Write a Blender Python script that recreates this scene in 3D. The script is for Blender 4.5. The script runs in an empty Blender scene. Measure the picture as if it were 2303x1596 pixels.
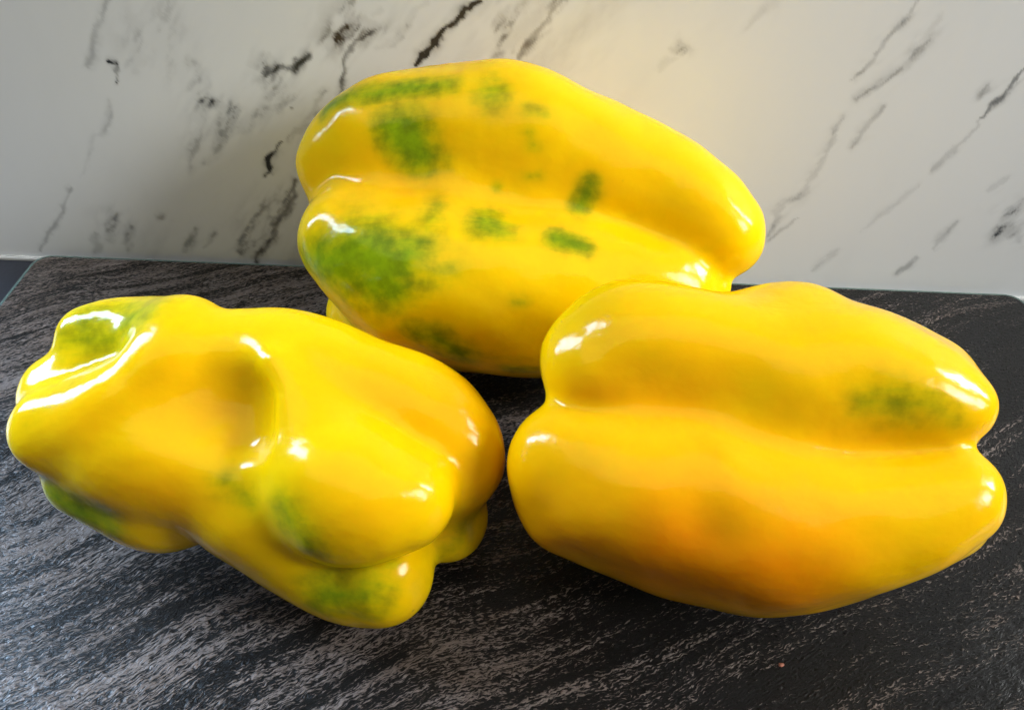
import bpy, math, random
import numpy as np
from mathutils import Matrix, Vector

scene = bpy.context.scene
# ---------------------------------------------------------------- camera
cam_d = bpy.data.cameras.new('camera'); cam = bpy.data.objects.new('camera', cam_d)
scene.collection.objects.link(cam); scene.camera = cam
PITCH, ROLL = math.radians(43.8), math.radians(2.33)
fw = Vector((0, math.cos(PITCH), -math.sin(PITCH))); upv = Vector((0, math.sin(PITCH), math.cos(PITCH))); rtv = Vector((1, 0, 0))
rt = rtv*math.cos(ROLL)+upv*math.sin(ROLL); up = upv*math.cos(ROLL)-rtv*math.sin(ROLL)
cam.matrix_world = Matrix(((rt.x, up.x, -fw.x, 0), (rt.y, up.y, -fw.y, 0), (rt.z, up.z, -fw.z, .19), (0, 0, 0, 1)))
cam_d.sensor_width = 36; cam_d.lens = 36*1730/2303; cam_d.clip_start = .01; cam_d.clip_end = 50

# ---------------------------------------------------------------- light
scene.view_settings.view_transform = 'Standard'; scene.view_settings.look = 'None'
scene.view_settings.exposure = 0; scene.view_settings.gamma = 1
W = bpy.data.worlds.new('World'); scene.world = W; W.use_nodes = True
W.node_tree.nodes['Background'].inputs[0].default_value = (1, .96, .9, 1)
W.node_tree.nodes['Background'].inputs[1].default_value = .13
def area(name, loc, target, sx, sy, power, col):
    d = bpy.data.lights.new(name, 'AREA'); d.shape = 'RECTANGLE'; d.size = sx; d.size_y = sy
    d.energy = power; d.color = col
    o = bpy.data.objects.new(name, d); scene.collection.objects.link(o)
    o.location = loc; o.rotation_euler = (Vector(target)-Vector(loc)).to_track_quat('-Z', 'Y').to_euler()
    return o
area('window_light_left', (-.68, .34, .44), (-.05, .12, .03), .18, .60, 16, (.50, .72, 1))
area('window_light_right', (.74, -.10, .46), (.03, .19, .05), .24, .38, .44, (.97, 1, 1))
area('window_light_right', (.79, .20, .46), (.03, .19, .05), .11, .38, .42, (.97, 1, 1))
area('overhead_fill', (0, .3, 1.4), (0, .3, 0), 2.6, 2.2, 14.5, (1, .97, .92))  # added overhead fill panel, stands in for light bounced off the ceiling
for o in scene.objects:
    if o.name.startswith('window_light_right'): o.data.spread = math.radians(38)

# ---------------------------------------------------------------- helpers
def link(name, me, mat, parent=None, **props):
    o = bpy.data.objects.new(name, me); scene.collection.objects.link(o)
    if mat: me.materials.append(mat)
    if parent: o.parent = parent
    for k, v in props.items(): o[k] = v
    return o
class NT:
    def __init__(s, name):
        s.m = bpy.data.materials.new(name); s.m.use_nodes = True; s.t = s.m.node_tree
        s.b = s.t.nodes['Principled BSDF']
    def n(s, typ, **kw):
        x = s.t.nodes.new('ShaderNode'+typ)
        for k, v in kw.items(): setattr(x, k, v)
        return x
    def set(s, sock, v):
        if isinstance(v, bpy.types.NodeSocket): s.t.links.new(v, sock)
        else: sock.default_value = v
    def math(s, op, a, b=0., c=None, clamp=False):
        x = s.n('Math', operation=op, use_clamp=clamp); s.set(x.inputs[0], a); s.set(x.inputs[1], b)
        if c is not None: s.set(x.inputs[2], c)
        return x.outputs[0]
    def mix(s, f, a, b):
        x = s.n('Mix', data_type='RGBA'); s.set(x.inputs['Factor'], f)
        s.set(x.inputs[6], a if not isinstance(a, tuple) else (*a, 1)); s.set(x.inputs[7], b if not isinstance(b, tuple) else (*b, 1))
        return x.outputs[2]
    def noise(s, vec, scale, detail=3., rough=.5, dist=0.):
        x = s.n('TexNoise'); s.set(x.inputs['Vector'], vec); x.inputs['Scale'].default_value = scale
        x.inputs['Detail'].default_value = detail; x.inputs['Roughness'].default_value = rough; x.inputs['Distortion'].default_value = dist
        return x.outputs['Fac']
    def ramp(s, f, lo, hi):
        x = s.n('MapRange', interpolation_type='SMOOTHSTEP'); s.set(x.inputs['Value'], f)
        x.inputs['From Min'].default_value = lo; x.inputs['From Max'].default_value = hi
        return x.outputs['Result']
    def attr(s, name): return s.n('Attribute', attribute_name=name).outputs['Fac']
    def mapping(s, vec, rot=(0, 0, 0), scale=(1, 1, 1), loc=(0, 0, 0)):
        x = s.n('Mapping'); s.set(x.inputs['Vector'], vec); x.inputs['Rotation'].default_value = rot
        x.inputs['Scale'].default_value = scale; x.inputs['Location'].default_value = loc
        return x.outputs['Vector']
    def obj(s): return s.n('TexCoord').outputs['Object']
    def bump(s, h, strength, dist, base=None):
        x = s.n('Bump'); s.set(x.inputs['Height'], h); x.inputs['Strength'].default_value = strength; x.inputs['Distance'].default_value = dist
        if base: s.set(x.inputs['Normal'], base)
        return x.outputs['Normal']

def catmull(pts, n):
    P = np.asarray(pts, float)
    if len(P) == 1: return P
    Q = np.vstack([2*P[0]-P[1], P, 2*P[-1]-P[-2]])
    out = []
    for i in range(1, len(Q)-2):
        a, b, c, d = Q[i-1], Q[i], Q[i+1], Q[i+2]
        for t in np.linspace(0, 1, n, endpoint=False):
            out.append(.5*(2*b+(c-a)*t+(2*a-5*b+4*c-d)*t*t+(3*b-a-3*c+d)*t**3))
    out.append(P[-1])
    return np.array(out)

def chain_dist(X, pts, n=7):
    """signed distance to a tapering rounded chain; pts rows x, y, z, radius"""
    P = catmull(pts, n).astype(np.float32)
    best = np.full(len(X), 1e9, np.float32)
    if len(P) == 1:
        return np.sqrt(((X-P[0, :3])**2).sum(1))-P[0, 3]
    for a, b in zip(P[:-1], P[1:]):
        ab = b[:3]-a[:3]; L2 = float(ab@ab)+1e-12
        v = X-a[:3]
        t = np.clip((v@ab)/L2, 0, 1)
        d = v-t[:, None]*ab
        np.minimum(best, np.sqrt(np.einsum('ij,ij->i', d, d))-(a[3]+t*(b[3]-a[3])), out=best)
    return best

def smin(a, b, k):
    h = np.maximum(k-np.abs(a-b), 0)/k
    return np.minimum(a, b)-h*h*h*k/6

def pepper_field(X, spec):
    X = np.asarray(X, np.float32)
    f = None
    for k, pts in spec['lobes']:
        d = chain_dist(X, pts)
        f = d if f is None else smin(f, d, k)
    for k, pts in spec['dents']:
        f = -smin(-f, chain_dist(X, pts), k)
    for amp, fr, ph in spec['waves']:                     # slow uneven swelling of the skin
        f = f+amp*np.sin(X[:, 0]*fr+ph)*np.sin(X[:, 1]*fr*1.13+ph*2.1)*np.sin(X[:, 2]*fr*.91+ph*.7)
    return f

def surface_net(spec, h):
    allp = np.vstack([np.asarray(p) for _, p in spec['lobes']])
    lo = (allp[:, :3]-allp[:, 3:]).min(0)-3*h; hi = (allp[:, :3]+allp[:, 3:]).max(0)+3*h
    n = np.ceil((hi-lo)/h).astype(int)+1
    n = (np.ceil((n-1)/4)*4+1).astype(int); m = (n-1)//4+1          # coarse pass first, fine values only near the skin
    def at(I): return pepper_field(lo+h*I, spec)
    ci = np.stack(np.meshgrid(*[np.arange(m[i])*4 for i in range(3)], indexing='ij'), -1).reshape(-1, 3)
    fc = at(ci).reshape(m)
    f = fc.repeat(4, 0).repeat(4, 1).repeat(4, 2)[:n[0], :n[1], :n[2]].copy()
    near = np.argwhere(np.abs(f) < 9*h)
    for i in range(0, len(near), 400000):
        b = near[i:i+400000]; f[tuple(b.T)] = at(b)
    s = f < 0
    c = [s[i:n[0]-1+i, j:n[1]-1+j, k:n[2]-1+k] for i in (0, 1) for j in (0, 1) for k in (0, 1)]
    cnt = np.sum(c, axis=0); cell = (cnt > 0) & (cnt < 8)
    idx = np.full(cell.shape, -1, int); ijk = np.argwhere(cell); idx[cell] = np.arange(len(ijk))
    acc = np.zeros((len(ijk), 3)); num = np.zeros(len(ijk))
    corners = [np.array((i, j, k)) for i in (0, 1) for j in (0, 1) for k in (0, 1)]
    for a in range(8):
        for b in range(a+1, 8):
            if np.abs(corners[a]-corners[b]).sum() != 1: continue
            A = ijk+corners[a]; B = ijk+corners[b]
            fa = f[tuple(A.T)]; fb = f[tuple(B.T)]
            m = (fa < 0) != (fb < 0)
            t = np.where(m, fa/np.where(m, fa-fb, 1), 0)
            acc += np.where(m[:, None], A+t[:, None]*(B-A), 0); num += m
    V = lo+h*(acc/num[:, None])
    faces = []
    for ax in range(3):
        o1, o2 = [(1, 2), (2, 0), (0, 1)][ax]
        sl0 = [slice(1, n[i]-1) for i in range(3)]; sl1 = list(sl0)
        sl0[ax] = slice(0, n[ax]-1); sl1[ax] = slice(1, n[ax])
        s0 = s[tuple(sl0)]; s1 = s[tuple(sl1)]
        for sign in (0, 1):
            e = np.argwhere((s0 & ~s1) if sign == 0 else (~s0 & s1))
            if not len(e): continue
            base = e.copy(); base[:, o1] += 1; base[:, o2] += 1
            d1 = np.zeros(3, int); d1[o1] = 1; d2 = np.zeros(3, int); d2[o2] = 1
            q = [idx[tuple((base-x).T)] for x in (d1+d2, d2, 0*d1, d1)]
            if sign: q = q[::-1]
            faces.append(np.stack(q, 1))
    F = np.vstack(faces)
    for it in range(8):                                   # relax, going back onto the field in the first rounds
        S = np.zeros_like(V); N = np.zeros(len(V))
        for a in range(4):
            b = (a+1) % 4
            np.add.at(S, F[:, a], V[F[:, b]]); np.add.at(N, F[:, a], 1)
            np.add.at(S, F[:, b], V[F[:, a]]); np.add.at(N, F[:, b], 1)
        V = .5*V+.5*S/N[:, None]
        if it < 2: V = V-normals(V, spec)*pepper_field(V, spec)[:, None]
    return V, F

def normals(V, spec, e=4e-4):
    g = np.stack([pepper_field(V+e*np.eye(3)[i], spec)-pepper_field(V-e*np.eye(3)[i], spec) for i in range(3)], 1)
    return g/(np.linalg.norm(g, axis=1, keepdims=True)+1e-12)


# ---------------------------------------------------------------- measured tables (metres)
REAR = {
  'lobes': [
    (0.00286, [(-0.03958, 0.21675, 0.0435, 0.02875), (-0.00197, 0.21578, 0.04249, 0.03055), (0.03499, 0.21238, 0.04308, 0.02211)]),
    (0.00859, [(-0.05986, 0.21893, 0.06026, 0.01219), (-0.0514, 0.22115, 0.06672, 0.01545), (-0.03926, 0.22152, 0.07125, 0.01816), (-0.00533, 0.22107, 0.07285, 0.02212), (0.01704, 0.21614, 0.06771, 0.02119), (0.03962, 0.209, 0.06357, 0.01921), (0.05304, 0.20199, 0.06081, 0.01627), (0.06067, 0.19693, 0.05636, 0.01467)]),
    (0.00716, [(-0.05085, 0.19588, 0.04864, 0.01695), (-0.03575, 0.18912, 0.04573, 0.0209), (-0.00791, 0.18507, 0.04358, 0.02249), (0.01927, 0.18498, 0.04349, 0.02036), (0.04353, 0.18461, 0.04517, 0.01475), (0.05664, 0.18278, 0.04533, 0.00535), (0.06222, 0.18277, 0.04532, 0.00254)]),
    (0.00859, [(-0.04861, 0.19317, 0.02099, 0.01338), (-0.03012, 0.19245, 0.02023, 0.01389), (-0.00752, 0.19104, 0.02083, 0.0159), (0.02149, 0.19364, 0.02147, 0.01942)]),
    (0.00645, [(-0.04891, 0.22416, 0.03261, 0.02347), (-0.00962, 0.2221, 0.02839, 0.02832), (0.02921, 0.21968, 0.03208, 0.02323)]),
    (0.01432, [(-0.03264, 0.21532, 0.0534, 0.01994), (-0.01221, 0.21217, 0.05218, 0.02327), (0.01679, 0.20887, 0.04812, 0.0213), (0.03706, 0.2056, 0.04533, 0.01437)]),
    (0.01576, [(-0.03176, 0.18652, 0.03474, 0.01791), (-0.00757, 0.18404, 0.03423, 0.01981), (0.0173, 0.18464, 0.03279, 0.02046)]),
  ],
  'dents': [
  ],
  'waves': [
    (0.0006, 90.0, 1.0),
    (0.0005, 150.0, 2.0),
    (0.0003, 260.0, 0.5),
  ],
  'green': [
    (0.9199999999999999, [(-0.05904, 0.21811, 0.08108, 0.0027), (-0.05087, 0.21689, 0.08581, 0.0033), (-0.0386, 0.21593, 0.0887, 0.00358), (-0.02136, 0.21401, 0.09166, 0.0029)]),
    (0.8049999999999999, [(-0.00893, 0.21001, 0.09137, 0.00472)]),
    (0.40249999999999997, [(-0.00866, 0.21726, 0.09433, 0.00432)]),
    (1.0, [(-0.03783, 0.20663, 0.08183, 0.0045), (-0.03316, 0.20474, 0.08021, 0.00702), (-0.02916, 0.20193, 0.07622, 0.00482)]),
    (0.575, [(-0.02189, 0.20022, 0.0755, 0.00354)]),
    (0.575, [(0.00178, 0.20584, 0.08915, 0.00284), (0.00649, 0.20519, 0.08846, 0.00315)]),
    (0.575, [(0.0023, 0.20123, 0.08433, 0.00253), (0.0037, 0.19975, 0.08173, 0.00254)]),
    (0.575, [(0.00285, 0.19621, 0.07345, 0.00164), (0.0054, 0.19625, 0.07383, 0.00164)]),
    (0.8049999999999999, [(-0.00645, 0.19519, 0.07025, 0.00133)]),
    (0.8624999999999999, [(0.02064, 0.19424, 0.0721, 0.00289), (0.01782, 0.19136, 0.06662, 0.00291)]),
    (0.2875, [(0.034, 0.19062, 0.06514, 0.00608)]),
    (1.0, [(-0.0616, 0.18265, 0.05152, 0.00425), (-0.05128, 0.17593, 0.05513, 0.00846), (-0.04093, 0.1742, 0.05898, 0.00923), (-0.03559, 0.16954, 0.05483, 0.00768)]),
    (1.0, [(-0.03056, 0.17334, 0.0609, 0.00672), (-0.04001, 0.16992, 0.05239, 0.00652)]),
    (0.575, [(-0.02301, 0.18874, 0.06742, 0.00381), (-0.02529, 0.17917, 0.06487, 0.00586)]),
    (0.8624999999999999, [(-0.00927, 0.183, 0.06603, 0.00529), (-0.00413, 0.18081, 0.06552, 0.00374)]),
    (1.0, [(0.01123, 0.17914, 0.06412, 0.00312), (0.0192, 0.1778, 0.06273, 0.00236)]),
    (0.575, [(-0.00016, 0.16435, 0.0526, 0.00218), (0.0023, 0.16459, 0.05285, 0.00218)]),
    (0.8624999999999999, [(-0.02814, 0.164, 0.04056, 0.00383), (-0.02155, 0.16277, 0.03857, 0.0054), (-0.01505, 0.16249, 0.03369, 0.00484)]),
    (0.69, [(-3e-05, 0.16314, 0.02765, 0.00332), (0.00531, 0.16328, 0.02744, 0.003)]),
    (0.345, [(0.0387, 0.17536, 0.05807, 0.00314)]),
    (0.345, [(-0.05295, 0.17568, 0.03859, 0.00432)]),
    (0.40249999999999997, [(0.05526, 0.18333, 0.05896, 0.0029), (0.05829, 0.18217, 0.05598, 0.0026)]),
    (0.6, [(-0.02826, 0.16775, 0.05473, 0.00621), (-0.0196, 0.16941, 0.05857, 0.00555)]),
    (0.5, [(-0.05177, 0.17393, 0.04526, 0.00587), (-0.03897, 0.16765, 0.04613, 0.00638)]),
    (0.35, [(-0.00668, 0.16202, 0.0339, 0.0052), (0.00377, 0.16158, 0.03309, 0.00521)]),
    (0.38, [(-0.04658, 0.1866, 0.06484, 0.00768), (-0.03285, 0.17937, 0.06436, 0.00751)]),
    (0.22, [(0.01124, 0.16942, 0.05859, 0.00986), (-0.00048, 0.16194, 0.04478, 0.01005)]),
    (0.2, [(-0.02219, 0.20786, 0.08807, 0.00765), (-0.00275, 0.20153, 0.08394, 0.00886)]),
  ],
  'orange': [
    (0.45, [(-0.06129, 0.20561, 0.06132, 0.00549), (-0.02129, 0.19126, 0.06828, 0.00514), (0.01098, 0.18542, 0.06537, 0.00445), (0.04999, 0.18061, 0.05753, 0.00449)]),
    (0.3, [(0.0295, 0.19454, 0.07524, 0.01144)]),
    (0.2, [(-0.02192, 0.2017, 0.07882, 0.0193)]),
  ],
}
RIGHT = {
  'lobes': [
    (0.00217, [(0.02962, 0.13255, 0.03845, 0.01952), (0.05933, 0.1316, 0.03432, 0.02227), (0.0935, 0.13037, 0.03617, 0.01739)]),
    (0.00596, [(0.0217, 0.13485, 0.05965, 0.01504), (0.03102, 0.13762, 0.06253, 0.01675), (0.04862, 0.13561, 0.062, 0.01588), (0.06415, 0.13247, 0.06029, 0.0165), (0.07993, 0.13126, 0.06028, 0.01651), (0.0921, 0.12849, 0.0599, 0.01446), (0.09916, 0.12588, 0.06, 0.01141), (0.10393, 0.12395, 0.05986, 0.00896)]),
    (0.00976, [(0.04772, 0.14158, 0.05099, 0.01282), (0.06766, 0.14562, 0.05991, 0.01425), (0.07887, 0.14262, 0.05835, 0.01456), (0.09314, 0.13856, 0.05724, 0.01314), (0.10128, 0.13496, 0.05662, 0.01201)]),
    (0.00596, [(0.01505, 0.11574, 0.04442, 0.01439), (0.02735, 0.11125, 0.04287, 0.01797), (0.04302, 0.10891, 0.04199, 0.01884), (0.05892, 0.10572, 0.03867, 0.01885), (0.07419, 0.10456, 0.03902, 0.01702), (0.08879, 0.10518, 0.04202, 0.01457), (0.10161, 0.10908, 0.04718, 0.01188)]),
    (0.00759, [(0.0184, 0.11661, 0.03279, 0.01737), (0.03646, 0.1127, 0.02871, 0.01839), (0.05778, 0.11114, 0.02708, 0.02129), (0.06723, 0.11133, 0.02728, 0.02092), (0.07915, 0.1123, 0.0283, 0.01907), (0.09508, 0.11304, 0.03063, 0.01592), (0.10493, 0.1148, 0.03404, 0.01404)]),
    (0.00434, [(0.03205, 0.14492, 0.02629, 0.01889), (0.0643, 0.14462, 0.02284, 0.0229), (0.10153, 0.14251, 0.02378, 0.01763)]),
    (0.01084, [(0.03309, 0.12735, 0.05056, 0.01389), (0.04935, 0.12474, 0.04878, 0.01541), (0.06931, 0.12233, 0.04533, 0.01525), (0.08606, 0.122, 0.04389, 0.01148)]),
  ],
  'dents': [
    (0.00976, [(0.04077, 0.10098, 0.0674, 0.00547), (0.04184, 0.09321, 0.0629, 0.0061), (0.04325, 0.08824, 0.05458, 0.00546)]),
  ],
  'waves': [
    (0.0006, 90.0, 1.0),
    (0.0005, 150.0, 2.0),
    (0.0003, 260.0, 0.5),
  ],
  'green': [
    (0.575, [(0.07759, 0.11722, 0.06744, 0.0046), (0.08602, 0.11695, 0.06823, 0.00648), (0.09273, 0.11651, 0.06811, 0.00528), (0.09828, 0.11542, 0.06557, 0.00388)]),
    (0.40249999999999997, [(0.05687, 0.09956, 0.05716, 0.00514)]),
    (0.2875, [(0.06559, 0.10083, 0.05601, 0.00262)]),
    (0.2, [(0.06816, 0.12, 0.07175, 0.00584), (0.08509, 0.11409, 0.06028, 0.00398)]),
    (0.15, [(0.09691, 0.10247, 0.05701, 0.00672)]),
  ],
  'orange': [
    (1.1, [(0.0115, 0.09962, 0.04166, 0.0111), (0.02577, 0.09277, 0.04442, 0.00969)]),
    (1.7, [(0.04034, 0.09023, 0.04248, 0.0116), (0.05921, 0.0872, 0.04179, 0.01052)]),
    (0.42, [(0.02456, 0.12581, 0.07322, 0.01984), (0.05455, 0.11791, 0.06604, 0.0247), (0.08565, 0.11335, 0.0581, 0.02001)]),
    (0.6, [(0.07225, 0.09376, 0.05146, 0.01135)]),
    (0.9, [(0.04461, 0.10694, 0.06025, 0.00434), (0.04587, 0.09315, 0.05048, 0.00568)]),
    (0.7, [(0.01542, 0.12154, 0.06276, 0.00508), (0.03539, 0.11764, 0.06223, 0.00601), (0.05985, 0.1119, 0.05977, 0.00395), (0.09546, 0.11193, 0.05733, 0.00399)]),
    (0.5, [(0.02384, 0.1227, 0.06927, 0.00995)]),
    (0.4, [(0.01354, 0.10527, 0.05569, 0.01172)]),
  ],
}
LEFT = {
  'lobes': [
    (0.00223, [(-0.09462, 0.12939, 0.03448, 0.01394), (-0.06867, 0.13159, 0.03354, 0.01762), (-0.03358, 0.12237, 0.02877, 0.01733)]),
    (0.00447, [(-0.10842, 0.14565, 0.04739, 0.01087), (-0.09609, 0.14533, 0.04868, 0.01192), (-0.08395, 0.14034, 0.05557, 0.01155), (-0.0751, 0.13706, 0.05376, 0.01215), (-0.06594, 0.13657, 0.05326, 0.01327), (-0.05454, 0.13601, 0.05267, 0.01434), (-0.03936, 0.13221, 0.04871, 0.0144), (-0.02381, 0.12852, 0.04325, 0.01538), (-0.01743, 0.12595, 0.03895, 0.01531), (-0.01636, 0.12287, 0.03413, 0.01575)]),
    (0.00614, [(-0.11012, 0.12105, 0.04191, 0.01054), (-0.08925, 0.12031, 0.04114, 0.01536), (-0.07828, 0.12062, 0.04146, 0.01646), (-0.0649, 0.12436, 0.04214, 0.01555)]),
    (0.00503, [(-0.11022, 0.1214, 0.04227, 0.01078), (-0.09786, 0.12163, 0.04655, 0.01244), (-0.08787, 0.12564, 0.05234, 0.01129), (-0.08119, 0.13259, 0.05798, 0.01027), (-0.08134, 0.13946, 0.0595, 0.00884)]),
    (0.00503, [(-0.11641, 0.13492, 0.03943, 0.01154), (-0.1072, 0.13625, 0.04001, 0.01075)]),
    (0.0067, [(-0.10895, 0.13885, 0.04562, 0.00863), (-0.10146, 0.14047, 0.04844, 0.00863)]),
    (0.00558, [(-0.11082, 0.14533, 0.0532, 0.00563), (-0.10284, 0.14594, 0.05431, 0.00627), (-0.09411, 0.14616, 0.05487, 0.00652)]),
    (0.00447, [(-0.10859, 0.11779, 0.02722, 0.00932), (-0.09749, 0.11559, 0.02492, 0.01155), (-0.08772, 0.11445, 0.02374, 0.01334), (-0.07776, 0.11687, 0.02626, 0.01329)]),
    (0.00503, [(-0.04698, 0.11753, 0.04792, 0.01271), (-0.04206, 0.1115, 0.04405, 0.01626), (-0.03647, 0.10791, 0.04144, 0.01828), (-0.0245, 0.10608, 0.04163, 0.01285)]),
    (0.00246, [(-0.0689, 0.11356, 0.02926, 0.01302), (-0.06364, 0.11127, 0.02688, 0.01441), (-0.05363, 0.10732, 0.02195, 0.01378), (-0.03842, 0.10084, 0.01681, 0.01331), (-0.03048, 0.09933, 0.01845, 0.01381)]),
    (0.00447, [(-0.03409, 0.12137, 0.01965, 0.01315), (-0.01527, 0.11602, 0.01811, 0.01123)]),
    (0.00447, [(-0.09893, 0.14377, 0.02526, 0.01385), (-0.07443, 0.1442, 0.02248, 0.01908), (-0.03679, 0.1368, 0.01799, 0.01888)]),
    (0.01005, [(-0.05783, 0.12766, 0.0488, 0.01372), (-0.04451, 0.12536, 0.04641, 0.01371), (-0.03579, 0.12368, 0.04304, 0.01049)]),
    (0.00893, [(-0.06379, 0.10987, 0.03542, 0.01217), (-0.05773, 0.10583, 0.03217, 0.01211), (-0.05233, 0.10384, 0.02881, 0.00867)]),
    (0.00558, [(-0.05506, 0.12593, 0.06152, 0.00499), (-0.05112, 0.12024, 0.0572, 0.0064), (-0.05095, 0.1138, 0.05049, 0.00775), (-0.06103, 0.10985, 0.04153, 0.00737)]),
    (0.0067, [(-0.10665, 0.11925, 0.0339, 0.00864), (-0.09175, 0.11536, 0.03759, 0.012), (-0.07858, 0.11424, 0.03642, 0.01306), (-0.06768, 0.11453, 0.03673, 0.01308)]),
  ],
  'dents': [
    (0.01061, [(-0.07641, 0.1095, 0.06084, 0.00779), (-0.06975, 0.11337, 0.06133, 0.00889), (-0.06321, 0.11701, 0.05997, 0.00807), (-0.0599, 0.11188, 0.05688, 0.0066)]),
  ],
  'waves': [
    (0.0006, 90.0, 1.0),
    (0.0005, 150.0, 2.0),
    (0.0003, 260.0, 0.5),
  ],
  'green': [
    (0.644, [(-0.10824, 0.14031, 0.05829, 0.00848), (-0.09678, 0.13921, 0.06138, 0.00901), (-0.08815, 0.13671, 0.0669, 0.00551)]),
    (0.9774999999999999, [(-0.11036, 0.10903, 0.03132, 0.00432), (-0.10436, 0.10613, 0.02936, 0.00536), (-0.09676, 0.10409, 0.03006, 0.00478)]),
    (0.5175, [(-0.06317, 0.10391, 0.04755, 0.00397), (-0.05774, 0.10085, 0.04542, 0.00396)]),
    (0.69, [(-0.04781, 0.09536, 0.04889, 0.00452), (-0.04283, 0.09077, 0.04339, 0.00524)]),
    (0.6325, [(-0.04164, 0.09336, 0.02807, 0.00234), (-0.03398, 0.09219, 0.02967, 0.00206), (-0.02604, 0.09449, 0.0303, 0.00157)]),
    (0.828, [(-0.04044, 0.08993, 0.02413, 0.00601), (-0.03217, 0.0888, 0.02684, 0.0063)]),
    (0.45999999999999996, [(-0.0307, 0.09048, 0.02895, 0.00529)]),
    (0.45999999999999996, [(-0.01066, 0.10916, 0.0258, 0.00983), (-0.01494, 0.1047, 0.01832, 0.00856)]),
    (0.22999999999999998, [(-0.05925, 0.13811, 0.06696, 0.00358), (-0.04418, 0.13647, 0.06524, 0.00358), (-0.02713, 0.13392, 0.05975, 0.00362)]),
    (0.22999999999999998, [(-0.01371, 0.10705, 0.04835, 0.00525)]),
    (0.35, [(-0.10407, 0.1221, 0.05663, 0.00626), (-0.1123, 0.11457, 0.05053, 0.00414)]),
    (0.3, [(-0.11228, 0.11185, 0.04735, 0.00519)]),
    (0.25, [(-0.01799, 0.10621, 0.05242, 0.00596), (-0.01463, 0.10036, 0.04739, 0.00594)]),
    (0.3, [(-0.07542, 0.13873, 0.06725, 0.00535)]),
    (0.3, [(-0.02093, 0.09111, 0.02253, 0.00525)]),
  ],
  'orange': [
    (0.5, [(-0.07258, 0.12066, 0.05547, 0.00833), (-0.06486, 0.11622, 0.05155, 0.00623)]),
    (0.5, [(-0.0312, 0.1256, 0.06027, 0.00626), (-0.01529, 0.12076, 0.05416, 0.00838), (-0.00857, 0.11316, 0.04411, 0.00739)]),
    (0.6, [(-0.07717, 0.10163, 0.04128, 0.00713), (-0.08704, 0.10358, 0.04473, 0.00608)]),
    (0.35, [(-0.03174, 0.09484, 0.054, 0.00658)]),
    (0.4, [(-0.09532, 0.11075, 0.05292, 0.00808)]),
  ],
}
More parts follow.
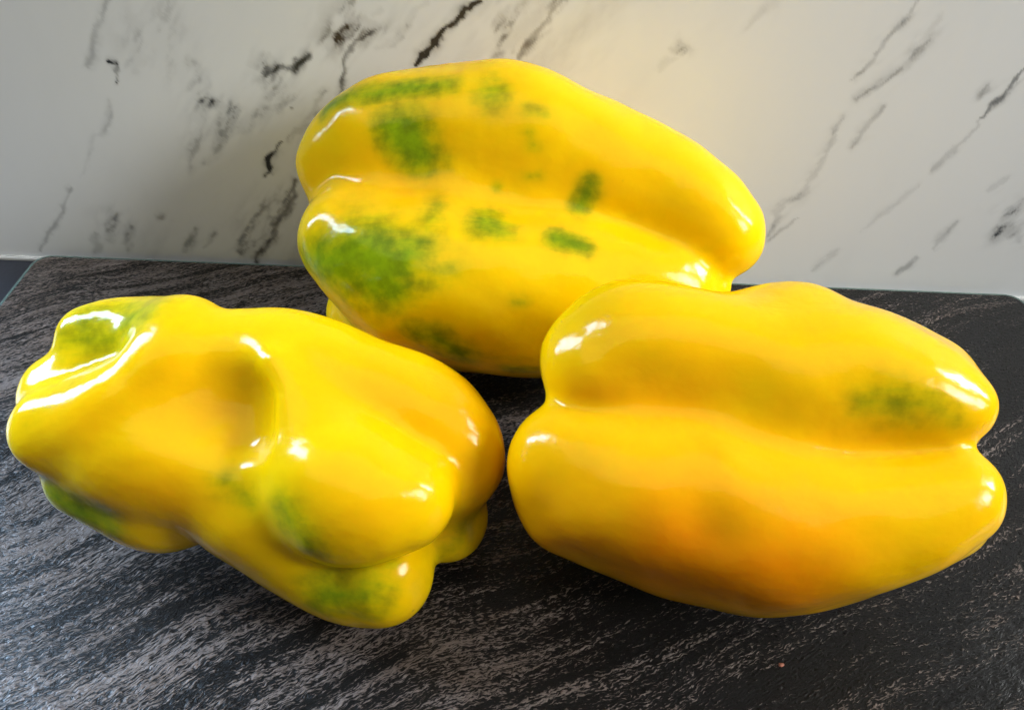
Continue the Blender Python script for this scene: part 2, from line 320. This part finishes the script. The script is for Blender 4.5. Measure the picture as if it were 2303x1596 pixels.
VEINS = [
  (0.00115, 0.95, 0.3, 0.2, [(-0.0148, 0.1038), (-0.0202, 0.0998), (-0.0261, 0.0926), (-0.0314, 0.0866), (-0.0366, 0.0796)]),
  (0.00104, 0.8, 0.5, 0.4, [(-0.0476, 0.0928), (-0.0553, 0.0882), (-0.0581, 0.0833), (-0.0613, 0.0755), (-0.0635, 0.0699)]),
  (0.00492, 0.55, 0.7, 1.0, [(-0.0649, 0.0874), (-0.0564, 0.0916), (-0.049, 0.0938)]),
  (0.00149, 0.9, 0.1, 0.4, [(-0.0721, 0.0837), (-0.0787, 0.0794), (-0.0875, 0.0743)]),
  (0.00393, 0.4, 0.2, 1.0, [(-0.0858, 0.0814), (-0.0845, 0.0722), (-0.0895, 0.0704)]),
  (0.00141, 0.6, 0.6, 0.9, [(-0.0694, 0.0712), (-0.0734, 0.0654), (-0.0785, 0.0577), (-0.0842, 0.0523)]),
  (0.00098, 0.9, 0.2, 0.2, [(-0.0873, 0.0507), (-0.092, 0.043), (-0.0955, 0.035)]),
  (0.00175, 0.8, 0.6, 0.4, [(-0.0836, 0.0337), (-0.0914, 0.0209), (-0.1001, 0.0068), (-0.1063, -0.0045)]),
  (0.00386, 0.35, 0.4, 1.0, [(-0.0892, 0.028), (-0.104, 0.0141), (-0.1105, -0.0003)]),
  (0.00314, 0.22, 0.0, 0.9, [(-0.1127, 0.078), (-0.1107, 0.0711), (-0.1118, 0.063), (-0.1153, 0.0527), (-0.1223, 0.0379)]),
  (0.00249, 0.5, 0.0, 1.0, [(-0.1117, 0.0638), (-0.1066, 0.0624), (-0.1011, 0.0626)]),
  (0.00191, 0.35, 0.0, 0.8, [(-0.1005, 0.0618), (-0.107, 0.0539), (-0.1099, 0.0485)]),
  (0.00255, 0.25, 0.0, 0.9, [(-0.0805, 0.0692), (-0.0981, 0.0586), (-0.1076, 0.0512), (-0.116, 0.0401)]),
  (0.00102, 0.35, 0.0, 0.5, [(-0.134, 0.098), (-0.1417, 0.0872), (-0.1475, 0.0758)]),
  (0.00060, 0.9, 0.0, 0.8, [(-0.1413, 0.0771), (-0.139, 0.0777), (-0.1392, 0.0746), (-0.1401, 0.0691)]),
  (0.00080, 0.2, 0.0, 0.8, [(-0.1446, 0.0632), (-0.1477, 0.0564), (-0.1659, 0.0322)]),
  (0.00085, 0.6, 0.0, 0.5, [(-0.1706, 0.0277), (-0.172, 0.0257)]),
  (0.00070, 0.4, 0.0, 0.5, [(-0.1713, 0.0267), (-0.1811, 0.0135), (-0.1948, -0.0027)]),
  (0.00353, 0.25, 0.0, 1.0, [(-0.1268, 0.0928), (-0.1271, 0.0849), (-0.1327, 0.0775)]),
  (0.00588, 0.12, 0.0, 1.0, [(-0.1132, 0.1002), (-0.1195, 0.083), (-0.1153, 0.0709)]),
  (0.00318, 0.38, 0.0, 0.9, [(-0.1561, 0.0168), (-0.1637, 0.0059)]),
  (0.00250, 0.35, 0.0, 0.8, [(-0.1535, 0.0117), (-0.1586, -0.0004)]),
  (0.00175, 0.3, 0.4, 0.8, [(-0.1392, 0.0168), (-0.1402, 0.0151)]),
  (0.00161, 0.45, 0.0, 0.6, [(-0.1282, 0.0098), (-0.1354, -0.0019)]),
  (0.00161, 0.4, 0.0, 0.7, [(-0.1203, 0.008), (-0.1255, 0.0008)]),
  (0.00143, 0.55, 0.0, 0.5, [(-0.109, 0.0086), (-0.1115, 0.0037)]),
  (0.00180, 0.3, 0.0, 0.7, [(-0.1688, 0.0067), (-0.1736, -0.0023)]),
  (0.00062, 0.7, 0.0, 0.3, [(-0.0822, 0.0654), (-0.083, 0.0645)]),
  (0.00198, 0.3, 0.0, 1.0, [(-0.0559, 0.1018), (-0.0595, 0.0955)]),
  (0.00131, 0.45, 0.1, 0.9, [(-0.0394, 0.0917), (-0.0437, 0.0875)]),
  (0.00173, 0.3, 0.1, 1.0, [(-0.0314, 0.1014), (-0.042, 0.0912), (-0.0483, 0.0859)]),
  (0.00170, 0.3, 0.1, 1.0, [(-0.0477, 0.1001), (-0.0501, 0.0972)]),
  (0.00185, 0.85, 0.9, 0.6, [(0.0132, 0.1064), (0.0109, 0.103), (0.0043, 0.0935), (-0.0018, 0.0841)]),
  (0.00789, 0.45, 0.8, 1.0, [(0.0045, 0.1007), (-0.0016, 0.0928), (-0.0072, 0.0876)]),
  (0.00189, 0.4, 0.1, 0.9, [(0.0494, 0.0896), (0.0515, 0.09)]),
  (0.00132, 0.15, 0.1, 0.7, [(0.0491, 0.0872), (0.0448, 0.0822)]),
  (0.00140, 0.13, 0.1, 0.6, [(0.0793, 0.1077), (0.0701, 0.0978)]),
  (0.00101, 0.5, 0.1, 0.7, [(0.1221, 0.1094), (0.1166, 0.0969), (0.1119, 0.0858), (0.1089, 0.0811)]),
  (0.00174, 0.32, 0.2, 0.9, [(0.129, 0.1043), (0.1283, 0.0995), (0.1253, 0.0871), (0.1191, 0.08), (0.114, 0.0751)]),
  (0.00093, 0.35, 0.1, 0.5, [(0.1226, 0.0723), (0.1171, 0.0569)]),
  (0.00132, 0.33, 0.2, 0.7, [(0.1124, 0.0686), (0.108, 0.0476), (0.099, 0.03), (0.0973, 0.0176)]),
  (0.00103, 0.35, 0.2, 0.5, [(0.1062, 0.0283), (0.099, 0.0156)]),
  (0.00105, 0.85, 0.1, 0.4, [(0.1651, 0.0876), (0.1618, 0.0795), (0.1577, 0.0705)]),
  (0.00094, 0.3, 0.1, 0.5, [(0.1577, 0.0705), (0.1536, 0.0603), (0.15, 0.0495)]),
  (0.00149, 0.45, 0.1, 0.7, [(0.1543, 0.0818), (0.1553, 0.0773)]),
  (0.00146, 0.3, 0.0, 0.7, [(0.1779, 0.0489), (0.1733, 0.0432)]),
  (0.00338, 0.5, 0.0, 1.0, [(0.1885, 0.0368), (0.1863, 0.0241)]),
  (0.00205, 0.35, 0.0, 0.8, [(0.1879, 0.0313), (0.1952, 0.0214)]),
  (0.00138, 0.3, 0.1, 0.6, [(0.1682, 0.0283), (0.1645, 0.0167)]),
  (0.00125, 0.45, 0.0, 0.6, [(0.1579, 0.0103), (0.1551, 0.0038)]),
  (0.00107, 0.25, 0.0, 0.6, [(0.1266, 0.0127), (0.1214, 0.0036)]),
  (0.00100, 0.15, 0.1, 0.6, [(0.1475, 0.0438), (0.1347, 0.0247)]),
]
CRUMB = (0.07142, 0.0885, 0.0)

# ---------------------------------------------------------------- wall and worktop
WALL_Y, TOP_Z, THICK = .2516, -.0075, .0045
def lattice(nx, ny, seed):
    return np.random.default_rng(seed).random((nx, ny)).astype(np.float32)
def vnoise(x, y, scale, seed):
    L = lattice(64, 64, seed); u, v = x*scale, y*scale
    i, j = np.floor(u).astype(int), np.floor(v).astype(int); a, b = u-i, v-j
    a = a*a*(3-2*a); b = b*b*(3-2*b); g = lambda p, q: L[p % 64, q % 64]
    return (g(i, j)*(1-a)+g(i+1, j)*a)*(1-b)+(g(i, j+1)*(1-a)+g(i+1, j+1)*a)*b
def fbm(x, y, scale, seed, oct=4):
    s, amp, tot = 0, 1., 0
    for o in range(oct):
        s = s+amp*vnoise(x+o*.37, y-o*.21, scale*2**o, seed+o); tot += amp; amp *= .55
    return s/tot
def grid_mesh(name, xs, zs, fn):
    gx, gz = np.meshgrid(xs, zs, indexing='ij'); nx, nz = gx.shape
    V = fn(gx.ravel(), gz.ravel())
    i = np.arange(nx*nz).reshape(nx, nz)
    F = np.stack([i[:-1, :-1], i[1:, :-1], i[1:, 1:], i[:-1, 1:]], -1).reshape(-1, 4)
    return V, F
def np_mesh(name, V, F, attrs={}, smooth=True):
    me = bpy.data.meshes.new(name); F = np.asarray(F)
    me.vertices.add(len(V)); me.vertices.foreach_set('co', np.asarray(V, np.float32).ravel())
    me.loops.add(F.size); me.loops.foreach_set('vertex_index', F.ravel().astype(np.int32))
    me.polygons.add(len(F)); me.polygons.foreach_set('loop_start', np.arange(0, F.size, 4, dtype=np.int32))
    if smooth: me.polygons.foreach_set('use_smooth', np.ones(len(F), bool))
    for k, a in attrs.items():
        me.attributes.new(k, 'FLOAT', 'POINT').data.foreach_set('value', a.astype(np.float32))
    me.update(calc_edges=True); me.validate()
    return me

def marble_wall():
    xs = np.concatenate([np.linspace(-.33, -.24, 6), np.arange(-.235, .235, .0006), np.linspace(.24, 1.2, 12)])
    zs = np.concatenate([np.arange(TOP_Z, .13, .0006), np.linspace(.135, .9, 12)])
    V, F = grid_mesh('wall', xs, zs, lambda x, z: np.stack([x, np.full_like(x, WALL_Y), z], 1))
    x, z = V[:, 0], V[:, 2]
    wx = x+.0032*(fbm(x, z, 90, 3)-.5)*2+0.0007*(fbm(x, z, 420, 9)-.5)*2; wz = z+.0032*(fbm(x, z, 90, 5)-.5)*2+0.0007*(fbm(x, z, 420, 13)-.5)*2
    al, ac = x*.58+z*.81, x*.81-z*.58                       # along and across the run of the veins
    fine = fbm(ac, al*.38, 950, 21, 3); mid = fbm(ac, al*.32, 300, 31, 3)
    dark = np.zeros(len(x)); brown = np.zeros(len(x))
    for w, s, br, sp, pts in VEINS:
        P = np.array(pts); best = np.full(len(x), 9.); along = np.zeros(len(x))
        for k, (a, b) in enumerate(zip(P[:-1], P[1:])):
            m = (wx > min(a[0], b[0])-.03) & (wx < max(a[0], b[0])+.03) & (wz > min(a[1], b[1])-.03) & (wz < max(a[1], b[1])+.03)
            ab = b-a; t = np.clip(((wx[m]-a[0])*ab[0]+(wz[m]-a[1])*ab[1])/(ab@ab), 0, 1)
            d = np.hypot(wx[m]-a[0]-t*ab[0], wz[m]-a[1]-t*ab[1]); closer = d < best[m]
            along[m] = np.where(closer, (k+t)/(len(P)-1), along[m]); best[m] = np.minimum(best[m], d)
        w = w*.5*(.55+.75*np.sin(np.pi*np.clip(along, .03, .97))**.6)*(.75+1.0*mid)
        q = best/w
        core = 1/(1+np.exp((q-1.0)*3.6+(fine-.5)*7))
        halo = np.exp(-(q/2.6)**2)*np.clip((mid-.42)*4, 0, 1)
        speck = np.clip((fine-.5)*5+.45, 0, 1.2)*np.clip((mid-.45)*5+.5, 0, 1.2)
        soft = np.exp(-q*q*.9)
        val = s*np.maximum(core*(1-.75*sp), soft*sp*(.35+.75*speck)*np.clip(mid*2.2-.2, 0, 1))+.34*s*halo
        brown = np.where(val > dark, br, brown); dark = np.maximum(dark, val)
    smoke = np.clip((fbm(x*.8-z*.6, (x*.6+z*.8)*.28, 75, 51, 5)-.5)*4, 0, 1)*np.exp(-((x-.9*z+.10)/.055)**2)
    smoke = smoke*(.5+.8*fine)
    dark = np.maximum(dark, .2*smoke)
    n = NT('marble'); M = n.m
    d, br = n.attr('vein'), n.attr('brown')
    o = n.obj()
    cloud = n.ramp(n.noise(n.mapping(o, (0, -.55, 0), (20, 20, 8)), 1, 4, .6), .45, .8)
    base = n.mix(n.math('MULTIPLY', cloud, .25), (.83, .85, .86), (.64, .66, .68))
    vc = n.mix(br, (.025, .03, .034), (.06, .042, .032))
    n.set(n.b.inputs['Base Color'], n.mix(n.math('MULTIPLY', d, 1.15, clamp=True), base, vc))
    n.b.inputs['Roughness'].default_value = .28
    n.b.inputs['Specular IOR Level'].default_value = .4
    me = np_mesh('wall', V, F[:, ::-1], dict(vein=dark, brown=brown))
    w = link('wall', me, M, kind='structure')
    return w
marble_wall()

def poly_prism(name, loop, z0, z1, mat, parent=None, bevel=0., **props):
    import bmesh
    bm = bmesh.new()
    f = bm.faces.new([bm.verts.new((x, y, z0)) for x, y in loop])
    r = bmesh.ops.extrude_face_region(bm, geom=[f])
    bmesh.ops.translate(bm, vec=(0, 0, z1-z0), verts=[v for v in r['geom'] if isinstance(v, bmesh.types.BMVert)])
    bmesh.ops.recalc_face_normals(bm, faces=bm.faces)
    if bevel:
        es = [e for e in bm.edges if abs(e.verts[0].co.z-e.verts[1].co.z) < 1e-6 and e.verts[0].co.z > max(z0, z1)-1e-5]
        bmesh.ops.bevel(bm, geom=es, offset=bevel, segments=3, profile=.5, affect='EDGES')
    me = bpy.data.meshes.new(name); bm.to_mesh(me); bm.free()
    return link(name, me, mat, parent, **props)
n = NT('worktop_laminate')
n.set(n.b.inputs['Base Color'], n.mix(n.noise(n.obj(), 900, 3), (.012, .014, .022), (.03, .033, .045)))
n.b.inputs['Roughness'].default_value = .35
poly_prism('worktop', [(-1.2, -.35), (1.2, -.35), (1.2, WALL_Y+.02), (-1.2, WALL_Y+.02)], TOP_Z-.03, TOP_Z, n.m, kind='structure')
n = NT('sealant'); n.b.inputs['Base Color'].default_value = (.5, .5, .48, 1); n.b.inputs['Roughness'].default_value = .4
poly_prism('sealant_bead', [(-1.2, WALL_Y-.0016), (1.2, WALL_Y-.0016), (1.2, WALL_Y+.001), (-1.2, WALL_Y+.001)], TOP_Z+.0001, TOP_Z+.0014, n.m, bevel=.0005, kind='structure')

# ---------------------------------------------------------------- glass chopping board with a slate print
def rounded(x0, x1, y0, y1, r, seg=10):
    L = []
    for cx, cy, a0 in ((x1-r, y1-r, 0), (x0+r, y1-r, 90), (x0+r, y0+r, 180), (x1-r, y0+r, 270)):
        for k in range(seg+1):
            a = math.radians(a0+90*k/seg); L.append((cx+r*math.cos(a), cy+r*math.sin(a)))
    return L
BX0, BX1, BY0, BY1 = -.1925, .2035, -.05, .2462
board = bpy.data.objects.new('chopping_board', None); scene.collection.objects.link(board)
board['label'] = 'dark slate patterned glass chopping board under the three peppers'; board['category'] = 'chopping board'
n = NT('board_glass')
n.b.inputs['Base Color'].default_value = (.10, .15, .13, 1); n.b.inputs['Roughness'].default_value = .15
poly_prism('glass_slab', rounded(BX0, BX1, BY0, BY1, .007), -THICK, -.0006, n.m, board, bevel=.0009)
def slate():
    n = NT('slate_print'); o = n.obj()
    bend = n.noise(o, 7, 2, .5)
    x = n.n('VectorMath', operation='ADD'); n.set(x.inputs[0], o)
    y = n.n('CombineXYZ'); n.set(y.inputs[1], n.math('MULTIPLY', n.math('SUBTRACT', bend, .5), .05)); n.set(x.inputs[1], y.outputs[0])
    v = n.mapping(x.outputs[0], (0, 0, math.radians(-28)))
    wv = n.n('VectorMath', operation='ADD'); n.set(wv.inputs[0], v)
    wy = n.n('CombineXYZ'); n.set(wy.inputs[1], n.math('MULTIPLY', n.math('SUBTRACT', n.noise(v, 330, 2, .5), .5), .0021)); n.set(wv.inputs[1], wy.outputs[0])
    fl = n.noise(n.mapping(wv.outputs[0], scale=(600, 2200, 1)), 1, 3, .6, .4)
    band = n.noise(n.mapping(v, scale=(16, 190, 1)), 1, 3, .55, .3)
    big = n.noise(n.mapping(v, scale=(9, 40, 1)), 1, 2, .5)
    ridge = n.math('ABSOLUTE', n.math('SUBTRACT', n.noise(n.mapping(wv.outputs[0], scale=(45, 520, 1)), 1, 3, .6, .5), .5))
    band = n.math('SUBTRACT', band, n.math('MULTIPLY', n.math('SUBTRACT', .06, ridge, clamp=True), 4.))
    h = n.math('ADD', n.math('MULTIPLY', fl, 1.3), n.math('ADD', n.math('MULTIPLY', band, .8), n.math('MULTIPLY', big, .42)))
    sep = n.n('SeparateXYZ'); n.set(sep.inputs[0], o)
    sheen_grad = n.math('MULTIPLY_ADD', sep.outputs[0], -.7, 0.)      # flakes thicken leftwards: window sheen and right-hand shade painted into the print colour
    f = n.ramp(n.math('ADD', h, sheen_grad), 1.22, 1.43)
    tone = n.noise(n.mapping(v, scale=(60, 150, 1)), 1, 2)
    c = n.mix(tone, (.17, .115, .085), (.36, .305, .28))
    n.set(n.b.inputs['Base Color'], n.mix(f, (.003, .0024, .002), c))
    n.set(n.b.inputs['Roughness'], .34)
    n.b.inputs['Specular IOR Level'].default_value = .22
    n.b.inputs['Coat Weight'].default_value = .28; n.b.inputs['Coat Roughness'].default_value = .16
    n.set(n.b.inputs['Coat Normal'], n.bump(h, .25, .0006))
    n.set(n.b.inputs['Normal'], n.bump(h, 1., .0028))
    return n.m
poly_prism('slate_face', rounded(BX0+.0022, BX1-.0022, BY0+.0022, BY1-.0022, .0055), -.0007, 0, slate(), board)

# ---------------------------------------------------------------- peppers
def pepper_skin():
    n = NT('pepper_skin'); o = n.obj()
    g, og = n.attr('green'), n.attr('orange')
    n1 = n.noise(o, 180, 4, .6); n2 = n.noise(o, 45, 3, .5)
    gg = n.math('ADD', g, n.math('MULTIPLY', n.math('SUBTRACT', n1, .5), .55))
    gg = n.math('ADD', gg, n.math('MULTIPLY', n.math('SUBTRACT', n2, .5), .35))
    streak = n.noise(n.mapping(o, (0, .5, .4), (60, 420, 200)), 1, 3, .6)
    gg = n.math('ADD', gg, n.math('MULTIPLY', n.math('SUBTRACT', streak, .5), .4))
    gm = n.math('MULTIPLY', n.ramp(n.math('MULTIPLY', gg, n.math('MULTIPLY', g, 2.5, clamp=True)), .0, .85), .92)
    base = n.mix(n.math('ADD', og, n.math('MULTIPLY', n.math('SUBTRACT', n2, .5), .5), clamp=True), (.80, .505, .001), (.80, .26, .0008))
    base = n.mix(n.math('MULTIPLY', n.ramp(n.noise(o, 70, 4, .65), .45, .75), .14), base, (.46, .33, .001))
    c = n.mix(gm, base, n.mix(n.ramp(n1, .35, .7), (.17, .30, .003), (.085, .17, .003)))
    n.set(n.b.inputs['Base Color'], c)
    b = n.b.inputs
    b['Roughness'].default_value = .13; b['IOR'].default_value = 1.45; b['Specular IOR Level'].default_value = .24
    b['Subsurface Weight'].default_value = .5; b['Subsurface Radius'].default_value = (1., .55, .08); b['Subsurface Scale'].default_value = .006
    vo = n.n('TexVoronoi'); n.set(vo.inputs['Vector'], o); vo.inputs['Scale'].default_value = 85
    pick = n.ramp(vo.outputs['Color'], .72, .74)
    dot = n.math('MULTIPLY', n.math('SUBTRACT', 1., n.ramp(vo.outputs['Distance'], .02, .075)), pick)
    n.set(n.b.inputs['Base Color'], n.mix(n.math('MULTIPLY', dot, .6), c, (.16, .13, .02)))
    f1 = n.bump(n.noise(o, 210, 2, .4), .12, .0022)
    f2 = n.bump(n.noise(n.mapping(o, (0, 0, .15), (50, 420, 420)), 1, 3, .6), .06, .0006, f1)
    n.set(b['Normal'], n.bump(n.noise(o, 1500, 3, .6), .08, .0003, f2))
    return n.m
SKIN = pepper_skin()
def pepper(name, spec, label, h):
    V, F = surface_net(spec, h)
    at = {}
    for key in ('green', 'orange'):
        a = np.zeros(len(V))
        for s, pts in spec[key]:
            rr = np.mean([p[3] for p in pts]); soft = (rr+.0012)*(1.25 if key == 'green' else 2.2)
            d = chain_dist(V.astype(np.float32), pts)
            a = np.maximum(a, s*np.clip(.5-d/(2*soft)*1., 0, 1))
        at[key] = a
    base = np.array([V[:, 0].mean(), V[:, 1].mean(), 0])
    me = np_mesh(name, V-base, F[:, ::-1], at)
    o = link(name, me, SKIN, label=label, category='bell pepper', group='yellow peppers on the board')
    o.location = base
    return o
HS = .0011
pepper('bell_pepper', REAR, 'large yellow pepper with many green patches leaning against marble wall', HS)
pepper('bell_pepper', RIGHT, 'orange yellow pepper with two long smooth lobes and one green smudge', HS)
pepper('bell_pepper', LEFT, 'lumpy twisted yellow pepper with deep dent and green lobe ends', HS)

# ---------------------------------------------------------------- a crumb on the board
def crumb():
    import bmesh
    bm = bmesh.new(); bmesh.ops.create_icosphere(bm, subdivisions=2, radius=.0006)
    rnd = random.Random(4)
    for v in bm.verts: v.co *= rnd.uniform(.75, 1.15); v.co.z *= .55; v.co.x *= 1.3
    lo = min(v.co.z for v in bm.verts)
    for v in bm.verts: v.co.z -= lo
    for f in bm.faces: f.smooth = True
    me = bpy.data.meshes.new('crumb'); bm.to_mesh(me); bm.free()
    n = NT('crumb_red'); n.set(n.b.inputs['Base Color'], n.mix(n.noise(n.obj(), 1500), (.22, .06, .035), (.34, .13, .07))); n.b.inputs['Roughness'].default_value = .6
    o = link('crumb', me, n.m, label='tiny reddish crumb on the dark board in front of the right pepper', category='crumb')
    o.location = CRUMB
crumb()
